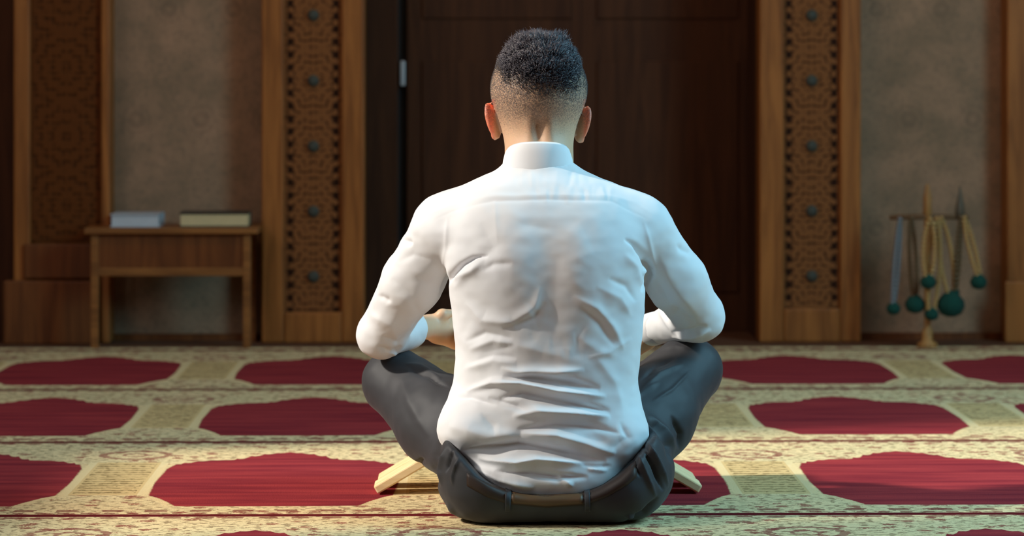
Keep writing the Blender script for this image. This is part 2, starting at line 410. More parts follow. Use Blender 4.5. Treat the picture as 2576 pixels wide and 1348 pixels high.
def book(name, p0, p1, hgt, dep, pm, cm, label, yy, rz=0):
    x0, x1 = at(p0, 0, yy).x, at(p1, 0, yy).x; c = (x0 + x1) / 2; hw_ = (x1 - x0) / 2
    r = empty(name, (c, yy, tz), label, 'book', 'books on the low table', rz)
    bm = bmesh.new(); t = .004
    box(bm, -hw_, hw_, 0, dep, 0, t); box(bm, -hw_, hw_, 0, dep, hgt - t, hgt); box(bm, -hw_, hw_, dep - t, dep, t, hgt - t)
    obj('cover', bm, cm, r, bevel=.001)
    obj('pages', bx(-hw_ + .004, hw_ - .004, .004, dep - t, t, hgt - t), pm, r)
    return r
book('book', 277, 401, 33 * s_, .16, M_page2, M_cov2, 'thin grey closed book at the left end of the low table', TY + .03)
book('book', 451, 627, 36 * s_, .17, M_page, M_cov, 'thick closed book with cream page edges and dark cover, right on the table', TY + .03, .03)

# ------------------------------------------------------------------ stand hung with prayer beads
BY = 9.27; sb = BY / FPX
def bz(py): return CAM_H - (py - HY) * sb
bxc = at(2333, 0, BY).x
M_post = wood('light_post_wood', srgb(150, 100, 54), srgb(178, 124, 70))
st = empty('bead_stand', (bxc, BY, 0), 'slim wooden stand with a crossbar hung with green tasselled beads by the right wall', 'stand')
bm = bmesh.new(); lathe(bm, [(.030, 0), (.030, .012), (.016, .02), (.016, .05), (.010, .058), (.010, bz(562)), (.010, bz(545)), (.014, bz(540)), (.012, bz(515)), (.013, bz(500)), (.006, bz(470)), (.002, bz(462))])
obj('post', bm, M_post, st, True)
bm = bmesh.new(); x0 = at(2238, 0, BY).x - bxc; x1 = at(2436, 0, BY).x - bxc
tube(bm, [(x0, 0, bz(548)), (0, 0, bz(545)), (x1, 0, bz(548))], [.007, .009, .007])
obj('crossbar', bm, plain('dark_bar_wood', srgb(104, 68, 36)), st, True)
bm = bmesh.new(); sx_ = at(2415, 0, BY).x - bxc
lathe(bm, [(.016, bz(552)), (.013, bz(520)), (.006, bz(490)), (.002, bz(468))], (sx_, 0, 0), 10)
obj('spike', bm, plain('grey_spike', srgb(92, 76, 58)), st, True)['label'] = 'grey pointed finial'
M_bead = plain('beige_beads', srgb(186, 138, 78), 0.5); M_bead2 = plain('pale_beads', srgb(122, 118, 118), 0.45); M_bead3 = plain('brown_beads', srgb(96, 66, 30), 0.45)
M_tas = plain('green_tassel', srgb(3, 60, 48), 1.0)
def strand(tp, bp, ty, by_, r_px, mat, label, fr, spread=9):
    X = at(bp, 0, BY).x; Xt = at(tp, 0, BY).x; Z0 = bz(ty); Z1 = bz(by_)
    yy = BY - .012 - fr
    r = empty('prayer_beads', (X, yy, Z1), label, 'beads', 'tasselled bead strands on the stand')
    bm = bmesh.new(); n = int((Z0 - Z1) / .013)
    for side in (-1, 1):
        for i in range(n):
            t = i / (n - 1); z = (Z0 - Z1) * t + r_px * sb * (1 - t) * .8
            x = (Xt - X) * t + side * spread * sb * math.sin(math.pi * min(1, t * .9 + .1)) ** .6
            bmesh.ops.create_icosphere(bm, subdivisions=1, radius=.0082, matrix=Matrix.Translation((x, side * .004, z)))
    obj('bead_loop', bm, mat, r, True)
    bm = bmesh.new(); R = r_px * sb
    lathe(bm, [(.004, R * 1.0), (R * .55, R * .75), (R * .95, R * .2), (R * 1.0, -R * .25), (R * .75, -R * .8), (R * .3, -R * 1.0)], n=18)
    for v in bm.verts:
        a = math.atan2(v.co.y, v.co.x); v.co.x *= 1 + .1 * math.cos(7 * a); v.co.y *= 1 + .1 * math.cos(7 * a)
    o = obj('tassel', bm, M_tas, r, True); o['label'] = 'bushy dark green tassel'
strand(2262, 2246, 552, 775, 17, M_bead2, 'pale greyish strand of beads hanging at the left end of the stand', .0, 6)
strand(2290, 2300, 550, 764, 24, M_bead3, 'dark brown bead strand hanging second from the left end of the stand', .0, 9)
strand(2332, 2327, 550, 705, 19, M_bead, 'short bead strand hanging over the post, its green tassel the highest in the middle', .05, 15)
strand(2352, 2339, 550, 788, 17, M_bead, 'longest beige bead strand hanging just right of the post', .022, 15)
strand(2366, 2390, 550, 764, 33, M_bead, 'beige bead strand right of the post ending in the largest green tassel', .0, 16)
strand(2424, 2460, 548, 708, 20, M_bead, 'bead strand at the right end of the stand with tassel swung outward', .0, 8)
o = strand(2415, 2402, 548, 735, 10, M_bead3, 'dark bead strand hanging inside the rightmost one with a small tassel', .0, 5)

# ------------------------------------------------------------------ folding book rest with open book
RY0, RY1 = 6.03, 6.20
rc = (at(945, 0, RY0).x + at(1762, 0, RY0).x) / 2
rest = empty('book_stand', (rc, RY0, 0), 'crossed pale pine folding book rest on the carpet in front of the seated man', 'book stand')
half = (at(1762, 0, RY0).x - at(945, 0, RY0).x) / 2
ang = math.radians(30.5); L1 = half / math.cos(ang); L2 = .16; th = .017
for sgn in (-1, 1):
    bm = bmesh.new()
    dirv = Vector((-sgn * math.cos(ang), 0, math.sin(ang))); nrm = Vector((sgn * math.sin(ang), 0, math.cos(ang)))
    foot = Vector((sgn * half, 0, th * .5))
    def slab(s0, s1, y0, y1, r=0.004):
        P = []
        for yv in (y0, y1):
            for (ss, tt) in ((s0, -.5), (s1, -.5), (s1, .5), (s0, .5)):
                p = foot + dirv * ss + nrm * (th * tt); P.append(bm.verts.new((p.x, yv, max(p.z, .001))))
        for f in ((0,1,2,3),(7,6,5,4),(0,4,5,1),(1,5,6,2),(2,6,7,3),(3,7,4,0)): bm.faces.new([P[i] for i in f])
    off = 0.0 if sgn < 0 else 0.0
    slab(.0, L1 - .05, 0, .078); slab(.006, L1 - .05, .092, RY1 - RY0)
    if sgn < 0: slab(L1 - .05, L1 + .02, 0.0, .055); slab(L1 - .05, L1 + .02, .115, RY1 - RY0)
    else: slab(L1 - .05, L1 + .02, .058, .112)
    slab(L1 + .02, L1 + L2, 0, RY1 - RY0)
    obj('board', bm, M_pine, rest, bevel=.003)
bk = empty('open_book', (rc, RY0, L1 * math.sin(ang) + .02), 'open holy book with white pages resting on the crossed pine stand', 'book')
M_white = plain('book_paper', srgb(225, 222, 210)); M_green = plain('book_cover', srgb(60, 22, 18), 0.5)
for sgn in (-1, 1):
    for nm, mt, t0, t1, ins in (('cover', M_green, .006, .010, 0), ('page_block', M_white, .010, .032, .006)):
        bm = bmesh.new(); N = 8; V = []
        for i in range(N + 1):
            s = .012 + (.185 - ins - .012) * i / N
            hump = (math.sin(math.pi * min(1, i / N * 1.2)) * .006 if ins else 0)
            dv = Vector((sgn * math.cos(ang), 0, math.sin(ang))); nv = Vector((-sgn * math.sin(ang), 0, math.cos(ang)))
            a = dv * s + nv * (t0 + .004); b = dv * s + nv * (t1 + .004 + hump)
            V.append([bm.verts.new((p.x, yv, p.z)) for p in (a, b) for yv in (-.03 + ins, .20 - ins)])
        for p, q in zip(V, V[1:]):
            for i, j in ((0, 1), (1, 3), (3, 2), (2, 0)): bm.faces.new((p[i], p[j], q[j], q[i]))
        bm.faces.new((V[0][0], V[0][1], V[0][3], V[0][2])); bm.faces.new((V[-1][0], V[-1][1], V[-1][3], V[-1][2]))
        obj(nm, bm, mt, bk)

# ------------------------------------------------------------------ implicit surfaces for the man
def nrm(v): return v / np.maximum(np.linalg.norm(v, axis=1, keepdims=True), 1e-9)
def ell(P, c, r, R=None):
    q = P - np.array(c)
    if R is not None: q = q @ R
    r = np.array(r); k0 = np.linalg.norm(q / r, axis=1); k1 = np.linalg.norm(q / (r * r), axis=1)
    return k0 * (k0 - 1) / np.maximum(k1, 1e-6)
def cap(P, a, b, ra, rb):
    a = np.array(a); b = np.array(b); ab = b - a
    h = np.clip(((P - a) @ ab) / (ab @ ab), 0, 1)
    return np.linalg.norm(P - a - h[:, None] * ab, axis=1) - (ra + (rb - ra) * h)
def chain(P, pts, rs, k=.012):
    d = None
    for i in range(len(pts) - 1):
        c = cap(P, pts[i], pts[i+1], rs[i], rs[i+1]); d = c if d is None else smin(d, c, k)
    return d
def smin(a, b, k):
    h = np.clip(.5 + .5 * (b - a) / k, 0, 1); return b + (a - b) * h - k * h * (1 - h)
def smax(a, b, k): return -smin(-a, -b, k)
def rbox(P, c, b, r):
    q = np.abs(P - np.array(c)) - (np.array(b) - r)
    return np.linalg.norm(np.maximum(q, 0), axis=1) + np.minimum(q.max(axis=1), 0) - r

def extract(f, lo, hi, h, B=8, lip=2.2):
    """naive surface nets over a block-sparse grid"""
    lo = np.array(lo, float); nb = np.ceil((np.array(hi) - lo) / h / B).astype(int); n = nb * B
    V = np.empty(n, np.float32)
    bi = np.stack(np.meshgrid(*[np.arange(k) for k in nb], indexing='ij'), -1).reshape(-1, 3)
    cen = lo + (bi * B + B / 2) * h
    fc = f(cen); act = np.abs(fc) < B * h * .5 * 1.75 * lip
    off = np.stack(np.meshgrid(*[np.arange(B)] * 3, indexing='ij'), -1).reshape(-1, 3)
    Vb = V.reshape(nb[0], B, nb[1], B, nb[2], B)
    Vb[:] = fc.reshape(nb)[:, None, :, None, :, None]
    ai = bi[act]
    for s in range(0, len(ai), 400):
        blk = ai[s:s+400]
        pts = lo + ((blk[:, None, :] * B + off[None]) * h)
        vals = f(pts.reshape(-1, 3)).reshape(-1, B, B, B)
        for b_, v in zip(blk, vals): Vb[b_[0], :, b_[1], :, b_[2], :] = v
    S = V < 0
    acc = np.zeros(S[:-1, :-1, :-1].shape, np.int8)
    for i in (0, 1):
        for j in (0, 1):
            for k in (0, 1):
                acc += S[i:n[0]-1+i, j:n[1]-1+j, k:n[2]-1+k]
    cells = np.argwhere((acc > 0) & (acc < 8))
    idx = -np.ones(acc.shape, np.int64); idx[tuple(cells.T)] = np.arange(len(cells))
    pos = np.zeros((len(cells), 3)); cnt = np.zeros(len(cells))
    for axis in range(3):
        o1, o2 = [a for a in range(3) if a != axis]
        for u in (0, 1):
            for v in (0, 1):
                c0 = cells.copy(); c0[:, o1] += u; c0[:, o2] += v; c1 = c0.copy(); c1[:, axis] += 1
                v0 = V[tuple(c0.T)]; v1 = V[tuple(c1.T)]; m = (v0 < 0) != (v1 < 0)
                t = v0[m] / (v0[m] - v1[m]); p = c0[m].astype(float); p[:, axis] += t
                pos[m] += p; cnt[m] += 1
    pos = lo + pos / cnt[:, None] * h
    quads = []
    for axis in range(3):
        o1, o2 = (axis + 1) % 3, (axis + 2) % 3
        sl0 = [slice(None)] * 3; sl1 = [slice(None)] * 3
        sl0[axis] = slice(0, -1); sl1[axis] = slice(1, None)
        E = np.argwhere(S[tuple(sl0)] != S[tuple(sl1)])
        E = E[(E[:, o1] > 0) & (E[:, o2] > 0) & (E[:, o1] < n[o1]-1) & (E[:, o2] < n[o2]-1)]
        q = []
        for u, v in ((1, 1), (0, 1), (0, 0), (1, 0)):
            c = E.copy(); c[:, o1] -= u; c[:, o2] -= v; q.append(idx[tuple(c.T)])
        q = np.stack(q, 1); s0 = S[tuple(E.T)]
        q[~s0] = q[~s0][:, ::-1]; quads.append(q)
    Q = np.concatenate(quads); Q = Q[(Q >= 0).all(axis=1)]
    return pos, Q
def vnormals(P, Q):
    n_ = np.cross(P[Q[:, 2]] - P[Q[:, 0]], P[Q[:, 3]] - P[Q[:, 1]])
    N = np.zeros_like(P)
    for i in range(4):
        for a in range(3): N[:, a] += np.bincount(Q[:, i], n_[:, a], len(P))
    return nrm(N)
def relax(P, Q, it=2, lam=.5):
    for _ in range(it):
        A = np.zeros_like(P); C = np.zeros(len(P))
        for i in range(4):
            j = (i + 1) % 4
            for a in range(3):
                A[:, a] += np.bincount(Q[:, i], P[Q[:, j], a], len(P)) + np.bincount(Q[:, j], P[Q[:, i], a], len(P))
            C += np.bincount(Q[:, i], minlength=len(P)) + np.bincount(Q[:, j], minlength=len(P))
        P = P + lam * (A / np.maximum(C, 1)[:, None] - P)
    return P
def npmesh(name, P, Q, mats, parent, fmat=None):
    me = bpy.data.meshes.new(name)
    me.vertices.add(len(P)); me.vertices.foreach_set('co', P.astype(np.float32).ravel())
    k = Q.shape[1]
    me.loops.add(Q.size); me.loops.foreach_set('vertex_index', Q.astype(np.int32).ravel())
    me.polygons.add(len(Q)); me.polygons.foreach_set('loop_start', np.arange(0, Q.size, k, dtype=np.int32))
    me.polygons.foreach_set('loop_total', np.full(len(Q), k, np.int32))
    me.polygons.foreach_set('use_smooth', np.ones(len(Q), bool))
    for m in (mats if isinstance(mats, list) else [mats]): me.materials.append(m)
    if fmat is not None: me.polygons.foreach_set('material_index', fmat.astype(np.int32))
    me.update(calc_edges=True); me.validate()
    return link(name, me, parent)

MX, MY = .153, 5.75                                  # where the man sits
ROOT = np.array((MX, MY, 0.0))
def L(px, py, Y):                                     # photo pixel at depth Y -> man's own coordinates
    p = at(px, py, Y); return (p.x - MX, p.y - MY, p.z)
def pix(P): return proj(P + ROOT)
def fbm(P, sc, seed=0.0, oct_=3):
    out = np.empty(len(P))
    for i, p in enumerate(P): out[i] = mnoise.fractal(Vector((p[0]*sc[0]+seed, p[1]*sc[1]+seed, p[2]*sc[2])), .6, 2.1, oct_)
    return out

# torso section table: z, half width, centre x, back y, half depth
TZ = np.array([.00, .06, .085, .11, .135, .164, .20, .244, .30, .376, .434, .48, .52, .555, .580, .600, .615, .626, .650, .68])
TA = np.array([.150,.150,.160,.172,.184,.187,.180,.168,.170, .177, .181, .186, .186, .176, .160, .138, .108, .080, .056, .050])
TC = np.array([.012,.012,.010,.008,.004,.0,  .002,.006,.010, .009, .006, .004, .002, .000, .000,-.002,-.004,-.006,-.009,-.010])
TB = np.array([-.135,-.138,-.143,-.146,-.147,-.146,-.140,-.133,-.132,-.138,-.142,-.140,-.132,-.118,-.104,-.088,-.074,-.058,-.046,-.040])
TD = np.array([.125,.13,.133,.134,.134,.133,.13,.126,.122,.121,.120,.117,.112,.102,.094,.086,.080,.074,.068,.064])
_zf = np.linspace(0, .68, 341); _k = np.exp(-(np.arange(-12, 13) / 5.0) ** 2); _k /= _k.sum()
def _sm(T): return np.convolve(np.pad(np.interp(_zf, TZ, T), 12, mode='edge'), _k, 'valid')
TA, TC, TB, TD = _sm(TA), _sm(TC), _sm(TB), _sm(TD); TZ = _zf
def torso(P, shrink=0.0):
    z = P[:, 2]
    a = np.interp(z, TZ, TA) - shrink; c = np.interp(z, TZ, TC); b = np.interp(z, TZ, TB); d = np.interp(z, TZ, TD) 
    cy = b + d; d = d - shrink
    x = np.abs(P[:, 0] - c) / a; y = np.abs(P[:, 1] - cy) / d
    e = 2.15; k = (x ** e + y ** e) ** (1 / e)
    o_ = (k - 1) * np.minimum(a, d) * .93
    bk = (P[:, 1] < cy) * 1.0
    for sx_ in (-.070, .074):
        o_ = o_ - bk * .0075 * np.exp(-((P[:, 0] - sx_) / .042) ** 2 - ((z - .475) / .075) ** 2)
    return o_ + bk * .0045 * np.exp(-((P[:, 0] - .004) / .034) ** 2) * np.clip((z - .2) / .1, 0, 1) * np.clip((.57 - z) / .06, 0, 1)

SHL = L(1118, 578, 5.765); SHR = L(1606, 578, 5.765)
MIL = L(1040, 705, 5.83); MIR = L(1702, 705, 5.83)
ELL = L(961, 838, 5.92); ELR = L(1757, 796, 5.92)
WRL = L(1078, 822, 6.10); WRR = L(1648, 826, 6.06)
HDL = L(1118, 830, 6.14); HDR = L(1603, 856, 6.10)

def sleeve(P, S, M, E, Wr, rs):
    return chain(P, [S, M, E], rs[:3], .02), cap(P, E, Wr, rs[2] * .98, rs[3])
def shirt_f(P):
    d = torso(P)
    d = smax(d, -(P[:, 2] - .045), .01)
    for S, M, E, Wr, rs, sl in ((SHL, MIL, ELL, WRL, (.060, .055, .045, .028), -1), (SHR, MIR, ELR, WRR, (.060, .054, .047, .030), 1)):
        if sl < 0: Wr = tuple(np.array(E) * .42 + np.array(Wr) * .58); rs = rs[:3] + (.040,)
        u, lo_ = sleeve(P, S, M, E, Wr, rs)
        dr_ = np.array(Wr) - np.array(E); dr_ /= np.linalg.norm(dr_)
        lo_ = smax(lo_, (P - np.array(Wr)) @ dr_ - .004, .005)
        u = smin(u, lo_, .018)
        # shoulder yoke sloping from the neck
        yk = cap(P, (sl * .045 - .004, -.002, .586), (S[0] * .98, S[1] - .0, S[2] + .006), .045, .052)
        hi = np.clip((P[:, 2] - .44) / .08, 0, 1)
        d = np.where(hi > 0, smin(d, u, .006 + .034 * hi), smin(d, u, .006))
        d = smin(d, yk, .03)
    # loose cloth hanging under the arm pit and over the waistband
    d = smin(d, ell(P, (-.125, -.055, .165), (.062, .075, .050)), .03)
    d = smin(d, ell(P, (.120, -.055, .150), (.066, .075, .050)), .03)
    d = smin(d, ell(P, (.0, -.105, .085), (.12, .046, .034)), .03)
    d = smax(d, P[:, 2] - .655, .008)
    return d

PZ = .0
def trouser_f(P):
    x, y, z = P.T
    d = rbox(P, (.014, -.035, .098), (.198, .142, .108), .088)
    wl = .057 + 4.4 * np.clip(np.abs(x - .010) - .035, 0, .2) ** 2 + 2.5 * np.clip(y + .060, 0, 1)
    d = smin(d, ell(P, (-.100, -.045, .085), (.094, .120, .088)), .02)
    d = smin(d, ell(P, (.146, -.045, .085), (.092, .120, .088)), .02)
    for s, hip, knee, ank in ((-1, HIPL, KNL, ANL), (1, HIPR, KNR, ANR)):
        mid = tuple((np.array(hip) * .5 + np.array(knee) * .5) + np.array((0, 0, .0)))
        d = smin(d, chain(P, [hip, mid, knee], [.088, .083, .062], .02), .035)
        d = smin(d, cap(P, knee, ank, .060, .046), .02)
    d = smax(d, z - wl, .016)
    return smax(d, -(z - .004), .012)
HIPL = (-.100, .015, .098); HIPR = (.130, .015, .100)
KNL = L(997, 962, 5.985); KNR = L(1730, 932, 5.985)
ANL = (.075, .205, .055); ANR = (-.055, .245, .060)

HC = np.array(L(1355, 222, 5.80))
def rot(ax_, a):
    return np.array(Matrix.Rotation(a, 3, ax_))
def body_f(P):
    hx, hy, hz = HC
    d = ell(P, (hx, hy + .004, hz + .004), (.0840, .098, .082))
    d = smin(d, ell(P, (hx, hy - .020, hz - .010), (.0815, .078, .072)), .03)      # occiput
    d = smin(d, ell(P, (hx, hy + .030, hz - .075), (.058, .060, .060)), .035)      # jaw
    d = smin(d, ell(P, (hx, hy + .070, hz - .105), (.028, .026, .022)), .03)       # chin
    d = smin(d, ell(P, (hx, hy + .060, hz + .020), (.062, .045, .045)), .03)       # brow
    d = smin(d, chain(P, [(hx, hy + .092, hz + .004), (hx, hy + .118, hz - .036)], [.008, .014], .01), .012)   # nose
    for s in (-1, 1):
        d = smax(d, -ell(P, (hx + s * .032, hy + .106, hz + .002), (.018, .016, .011)), .012)     # sockets
        d = smin(d, ell(P, (hx + s * .032, hy + .086, hz - .001), (.013, .012, .012)), .004)      # lids
        d = smin(d, ell(P, (hx + s * .014, hy + .114, hz - .038), (.008, .009, .006)), .006)
        d = smin(d, ell(P, (hx + s * .050, hy + .060, hz - .030), (.022, .025, .020)), .02)       # cheek bones
    d = smin(d, ell(P, (hx, hy + .096, hz - .062), (.024, .012, .006)), .006)
    d = smin(d, ell(P, (hx, hy + .094, hz - .074), (.021, .012, .007)), .006)
    # neck with two tendons and the hollow between them
    nb = (-.006, -.002, .58); nt = (hx, hy - .012, hz - .06)
    nk = cap(P, nb, nt, .064, .0625)
    d = smin(d, nk, .028)
    gx = (P[:, 0] - (hx - .001)) / .0085
    gz = np.clip((P[:, 2] - (hz - .125)) / .03, 0, 1) * np.clip(((hz - .045) - P[:, 2]) / .022, 0, 1)
    gr = np.exp(-gx ** 2) * gz * (P[:, 1] < hy)
    td = (np.exp(-((np.abs(P[:, 0] - hx) - .021) / .010) ** 2)) * gz * (P[:, 1] < hy)
    d = d + .0065 * gr - .0028 * td
    # ears
    for s, (ex, ey, ez) in ((-1, L(1239, 304, 5.805)), (1, L(1467, 312, 5.805))):
        R = rot('Y', -s * math.radians(-16)) @ rot('Z', s * math.radians(28))
        e = ell(P, (ex, ey, ez), (.0075, .022, .036), R)
        e = smax(e, -ell(P, (ex + s * .007, ey + .006, ez + .004), (.0055, .011, .020), R), .004)
        e = smin(e, ell(P, (ex - s * .003, ey + .004, ez - .026), (.006, .009, .010)), .006)
        d = smin(d, e, .004)
        d = smin(d, ell(P, (ex - s * .010, ey + .010, ez - .002), (.010, .012, .022)), .006)
    # trunk inside the clothes
    t = torso(P, .046)
    t = smax(t, P[:, 2] - .60, .02)
    t = smin(t, ell(P, (.012, -.01, .100), (.135, .09, .07)), .03)
    for S in (SHL, SHR):
        t = smin(t, cap(P, (0, 0, .56), (S[0] * .92, S[1], S[2] - .004), .035, .040), .03)
    d = smin(d, t, .03)
    for S, M, E, Wr, H, s in ((SHL, MIL, ELL, WRL, HDL, 1), (SHR, MIR, ELR, WRR, HDR, -1)):
        S = (S[0] * .95, S[1], S[2] - .004)
        d = smin(d, chain(P, [S, M, E], [.042, .036, .030], .02), .02)
        d = smin(d, chain(P, [E, tuple((np.array(E) * .55 + np.array(Wr) * .45)), Wr], [.028, .029, .022], .015), .015)
        Hn = np.array(H); Wn = np.array(Wr); dr = Hn - Wn; dr /= np.linalg.norm(dr)
        # palm
        pl = chain(P, [Wr, tuple(Wn + dr * .03), tuple(Hn + dr * .03)], [.021, .024, .020], .015)
        dd = smin(pl, cap(P, tuple(Wn + dr * .03 + np.array((0, 0, .010))), tuple(Hn + dr * .03 + np.array((0, 0, .018))), .015, .012), .012)
        dd = smin(dd, cap(P, tuple(Wn + dr * .03 - np.array((0, 0, .012))), tuple(Hn + dr * .03 - np.array((0, 0, .022))), .015, .012), .012)
        d = smin(d, dd, .012)
        kn = Hn + dr * .034
        sx = dr
        side = np.array((0, .0, 1.0)); fwd = np.array((s * .35, .5, -.1)); fwd /= np.linalg.norm(fwd)
        for i, (o_, ln) in enumerate(((.024, .95), (.008, 1.05), (-.009, 1.0), (-.025, .80))):
            a = kn + side * o_; b = a + sx * .034 * ln + fwd * .006; c = b + (sx * .35 + fwd * .0 + np.array((0, -.35, -.85))) * .024 * ln
            e = c + np.array((-s * .45, -.35, -.6)) * .018 * ln
            f_ = chain(P, [tuple(a), tuple(b), tuple(c), tuple(e)], [.0098, .0092, .0084, .0074], .004)
            d = smin(d, f_, .004)
        a = Wn + dr * .022 + np.array((0, -.012, .012)); b = a + dr * .022 + np.array((0, -.020, .020)); c = b + dr * .026 + np.array((0, -.008, .006))
        d = smin(d, chain(P, [tuple(a), tuple(b), tuple(c)], [.013, .0105, .0085], .006), .008)
    for hip, knee, ank, toe in ((HIPL, KNL, ANL, (.165, .185, .026)), (HIPR, KNR, ANR, (-.165, .255, .026))):
        hip = (hip[0] * .9, hip[1], hip[2])
        d = smin(d, chain(P, [hip, knee, ank], [.062, .042, .028], .02), .02)
        f_ = cap(P, ank, toe, .026, .018)
        f_ = smin(f_, ell(P, tuple(np.array(ank) * .9 + np.array((0, 0, -.018))), (.030, .028, .026)), .015)
        d = smin(d, f_, .015)
    return smax(d, -(P[:, 2] - .006), .006)

# ---- folds: polylines in the plane of the photograph turned into relief on the cloth
def seg_relief(P, N, folds):
    px, py = pix(P); out = np.zeros(len(P))
    mask = np.clip(-N[:, 1] * 2.2 + .45, 0, 1)
    for pts, amp, wd in folds:
        pts = np.array(pts, float); seg = np.linalg.norm(np.diff(pts, axis=0), axis=1); tot = seg.sum(); acc = 0
        x0, y0 = pts.min(0) - 3.2 * wd; x1, y1 = pts.max(0) + 3.2 * wd
        sel = np.where((px > x0) & (px < x1) & (py > y0) & (py < y1) & (mask > 0))[0]
        if not len(sel): continue
        best = np.full(len(sel), 1e9); bt = np.zeros(len(sel))
        for i in range(len(pts) - 1):
            a = pts[i]; ab = pts[i+1] - a
            qx = px[sel] - a[0]; qy = py[sel] - a[1]
            t = np.clip((qx * ab[0] + qy * ab[1]) / (ab @ ab), 0, 1)
            dd = np.hypot(qx - t * ab[0], qy - t * ab[1]); m = dd < best
            best[m] = dd[m]; bt[m] = ((acc + t * seg[i]) / tot)[m]; acc += seg[i]
        tap = np.clip(np.minimum(bt, 1 - bt) / .28, 0, 1) ** .8
        out[sel] += amp * tap * np.exp(-(best / (wd * (.50 + .45 * tap))) ** 1.6)
    return out * mask
SHIRT_FOLDS = [
 # waist: ridges (+) and the hollows (-) under them
 ([(1165,930),(1240,905),(1300,915)], .004, 13), ([(1250,860),(1330,875),(1440,905)], .003, 20),
 ([(1260,925),(1300,938),(1400,938),(1470,930)], .0055, 13),
 ([(1265,950),(1350,952),(1440,965),(1510,978)], -.010, 15),
 ([(1170,985),(1240,962),(1310,962),(1400,984),(1525,998)], .0085, 12),
 ([(1255,1002),(1310,990),(1380,1004),(1460,1018),(1535,1034)], -.0100, 12),
 ([(1290,1048),(1350,1036),(1440,1040),(1535,1048)], .0085, 14),
 ([(1300,1080),(1400,1070),(1500,1074),(1560,1090)], -.0060, 12),
 ([(1310,1090),(1400,1096),(1480,1118),(1550,1140)], .0070, 15),
 ([(1160,1136),(1230,1126),(1300,1118),(1400,1136),(1525,1160)], -.0110, 13),
 ([(1200,1152),(1300,1168),(1350,1158),(1470,1166)], .0095, 13),
 ([(1245,1186),(1330,1190),(1400,1200),(1480,1200)], -.0080, 10),
 ([(1190,1175),(1260,1205),(1345,1226)], .0060, 10), ([(1400,1194),(1442,1222)], .0034, 9),
 ([(1475,1178),(1530,1184)], .0022, 7), ([(1460,1168),(1500,1174),(1540,1172)], -.0024, 6),
 ([(1228,1000),(1300,1022),(1330,1035)], -.0040, 10), ([(1210,1040),(1240,1070),(1245,1095)], -.0016, 11),
 ([(1120,1005),(1180,998),(1250,1020)], -.0030, 9), ([(1130,1070),(1230,1100),(1310,1090)], .0045, 24),
 ([(1560,1060),(1580,1100),(1540,1130)], -.0030, 12), ([(1500,900),(1545,960),(1570,1050)], .0030, 16),
 # side and middle of the back
 ([(1170,760),(1215,805),(1290,812),(1345,775),(1360,720)], .0050, 14), ([(1265,828),(1340,800),(1372,760)], -.0045, 12),
 ([(1170,860),(1220,838),(1290,852)], -.0032, 9), ([(1180,880),(1240,856),(1290,864)], .0035, 10),
 ([(1180,915),(1240,895),(1300,900)], -.0030, 9), ([(1210,888),(1250,880),(1300,868)], -.0018, 9),
 ([(1215,680),(1240,665),(1290,662)], -.0035, 10), ([(1140,700),(1190,680),(1215,650)], .0040, 12),
 ([(1440,745),(1500,775),(1540,820),(1570,880)], .0040, 13), ([(1460,770),(1510,810),(1545,870)], -.0035, 11),
 ([(1455,850),(1500,880),(1560,900)], .0018, 14), ([(1500,720),(1560,750),(1590,800)], .0030, 13), ([(1530,700),(1575,720),(1600,760)], -.0030, 10),
 ([(1480,800),(1450,850),(1460,905)], -.0016, 14), ([(1480,900),(1530,885),(1590,850)], .0028, 10),
 ([(1400,640),(1395,760),(1400,860)], -.0022, 26), ([(1210,560),(1240,620),(1200,670)], -.0028, 20),
 ([(1460,560),(1500,640),(1460,720)], -.0022, 30), ([(1300,560),(1380,575)], -.0012, 14),
 # arm pits
 ([(1226,643),(1190,650),(1160,668),(1132,695),(1116,722),(1108,748)], -.0100, 6), ([(1570,602),(1598,616),(1618,640),(1634,680),(1628,706),(1614,735)], -.0110, 7),
 ([(1215,662),(1175,688),(1140,728)], .0028, 13), ([(1570,640),(1600,670),(1615,720)], .0035, 12),
 ([(1612,690),(1640,668)], .0040, 7), ([(1620,705),(1645,690)], -.0035, 6),
 # seams
 ([(1072,540),(1150,512),(1240,494),(1400,490),(1540,494),(1600,510),(1655,545)], .0014, 7),
 ([(1085,556),(1150,528),(1240,505),(1400,501),(1540,506),(1640,556)], -.0012, 4.5),
 ([(1126,545),(1122,620),(1108,700)], .0016, 6), ([(1620,555),(1636,620),(1652,690)], .0018, 6),
 ([(1245,500),(1247,560),(1250,610)], .0010, 7),
 ([(1155,500),(1200,470),(1250,440)], .0020, 10),
 # sleeves
 ([(1000,660),(1040,640),(1085,655)], -.0022, 12), ([(985,700),(1030,740),(1060,800)], -.0022, 16), ([(930,790),(985,815),(1000,860)], .0030, 16),
 ([(962,845),(1000,860),(1040,830),(1075,780)], -.0040, 10), ([(950,870),(985,888),(1010,870)], -.0045, 8), ([(970,885),(1000,893)], .004, 5),
 ([(1010,604),(1040,612)], -.004, 7), ([(952,742),(985,760)], -.003, 8),
 ([(1700,615),(1720,630),(1750,640)], -.0035, 9), ([(1660,640),(1690,720),(1760,800)], .0030, 18),
 ([(1650,700),(1690,780),(1730,820)], -.0050, 20), ([(1690,770),(1730,800),(1750,815)], -.0040, 12),
 ([(1690,835),(1740,832),(1780,820)], -.0045, 7), ([(1690,848),(1740,850),(1790,830)], .0045, 7), ([(1620,700),(1660,780),(1700,850)], .0040, 8),
]
SHIRT_FOLDS = [(p_, a_ * (1.85 if min(q_[1] for q_ in p_) > 915 else (1.25 if abs(a_) > .0025 else 1)), w_ * (.82 if min(q_[1] for q_ in p_) > 915 else 1)) for p_, a_, w_ in SHIRT_FOLDS]
random.seed(11)
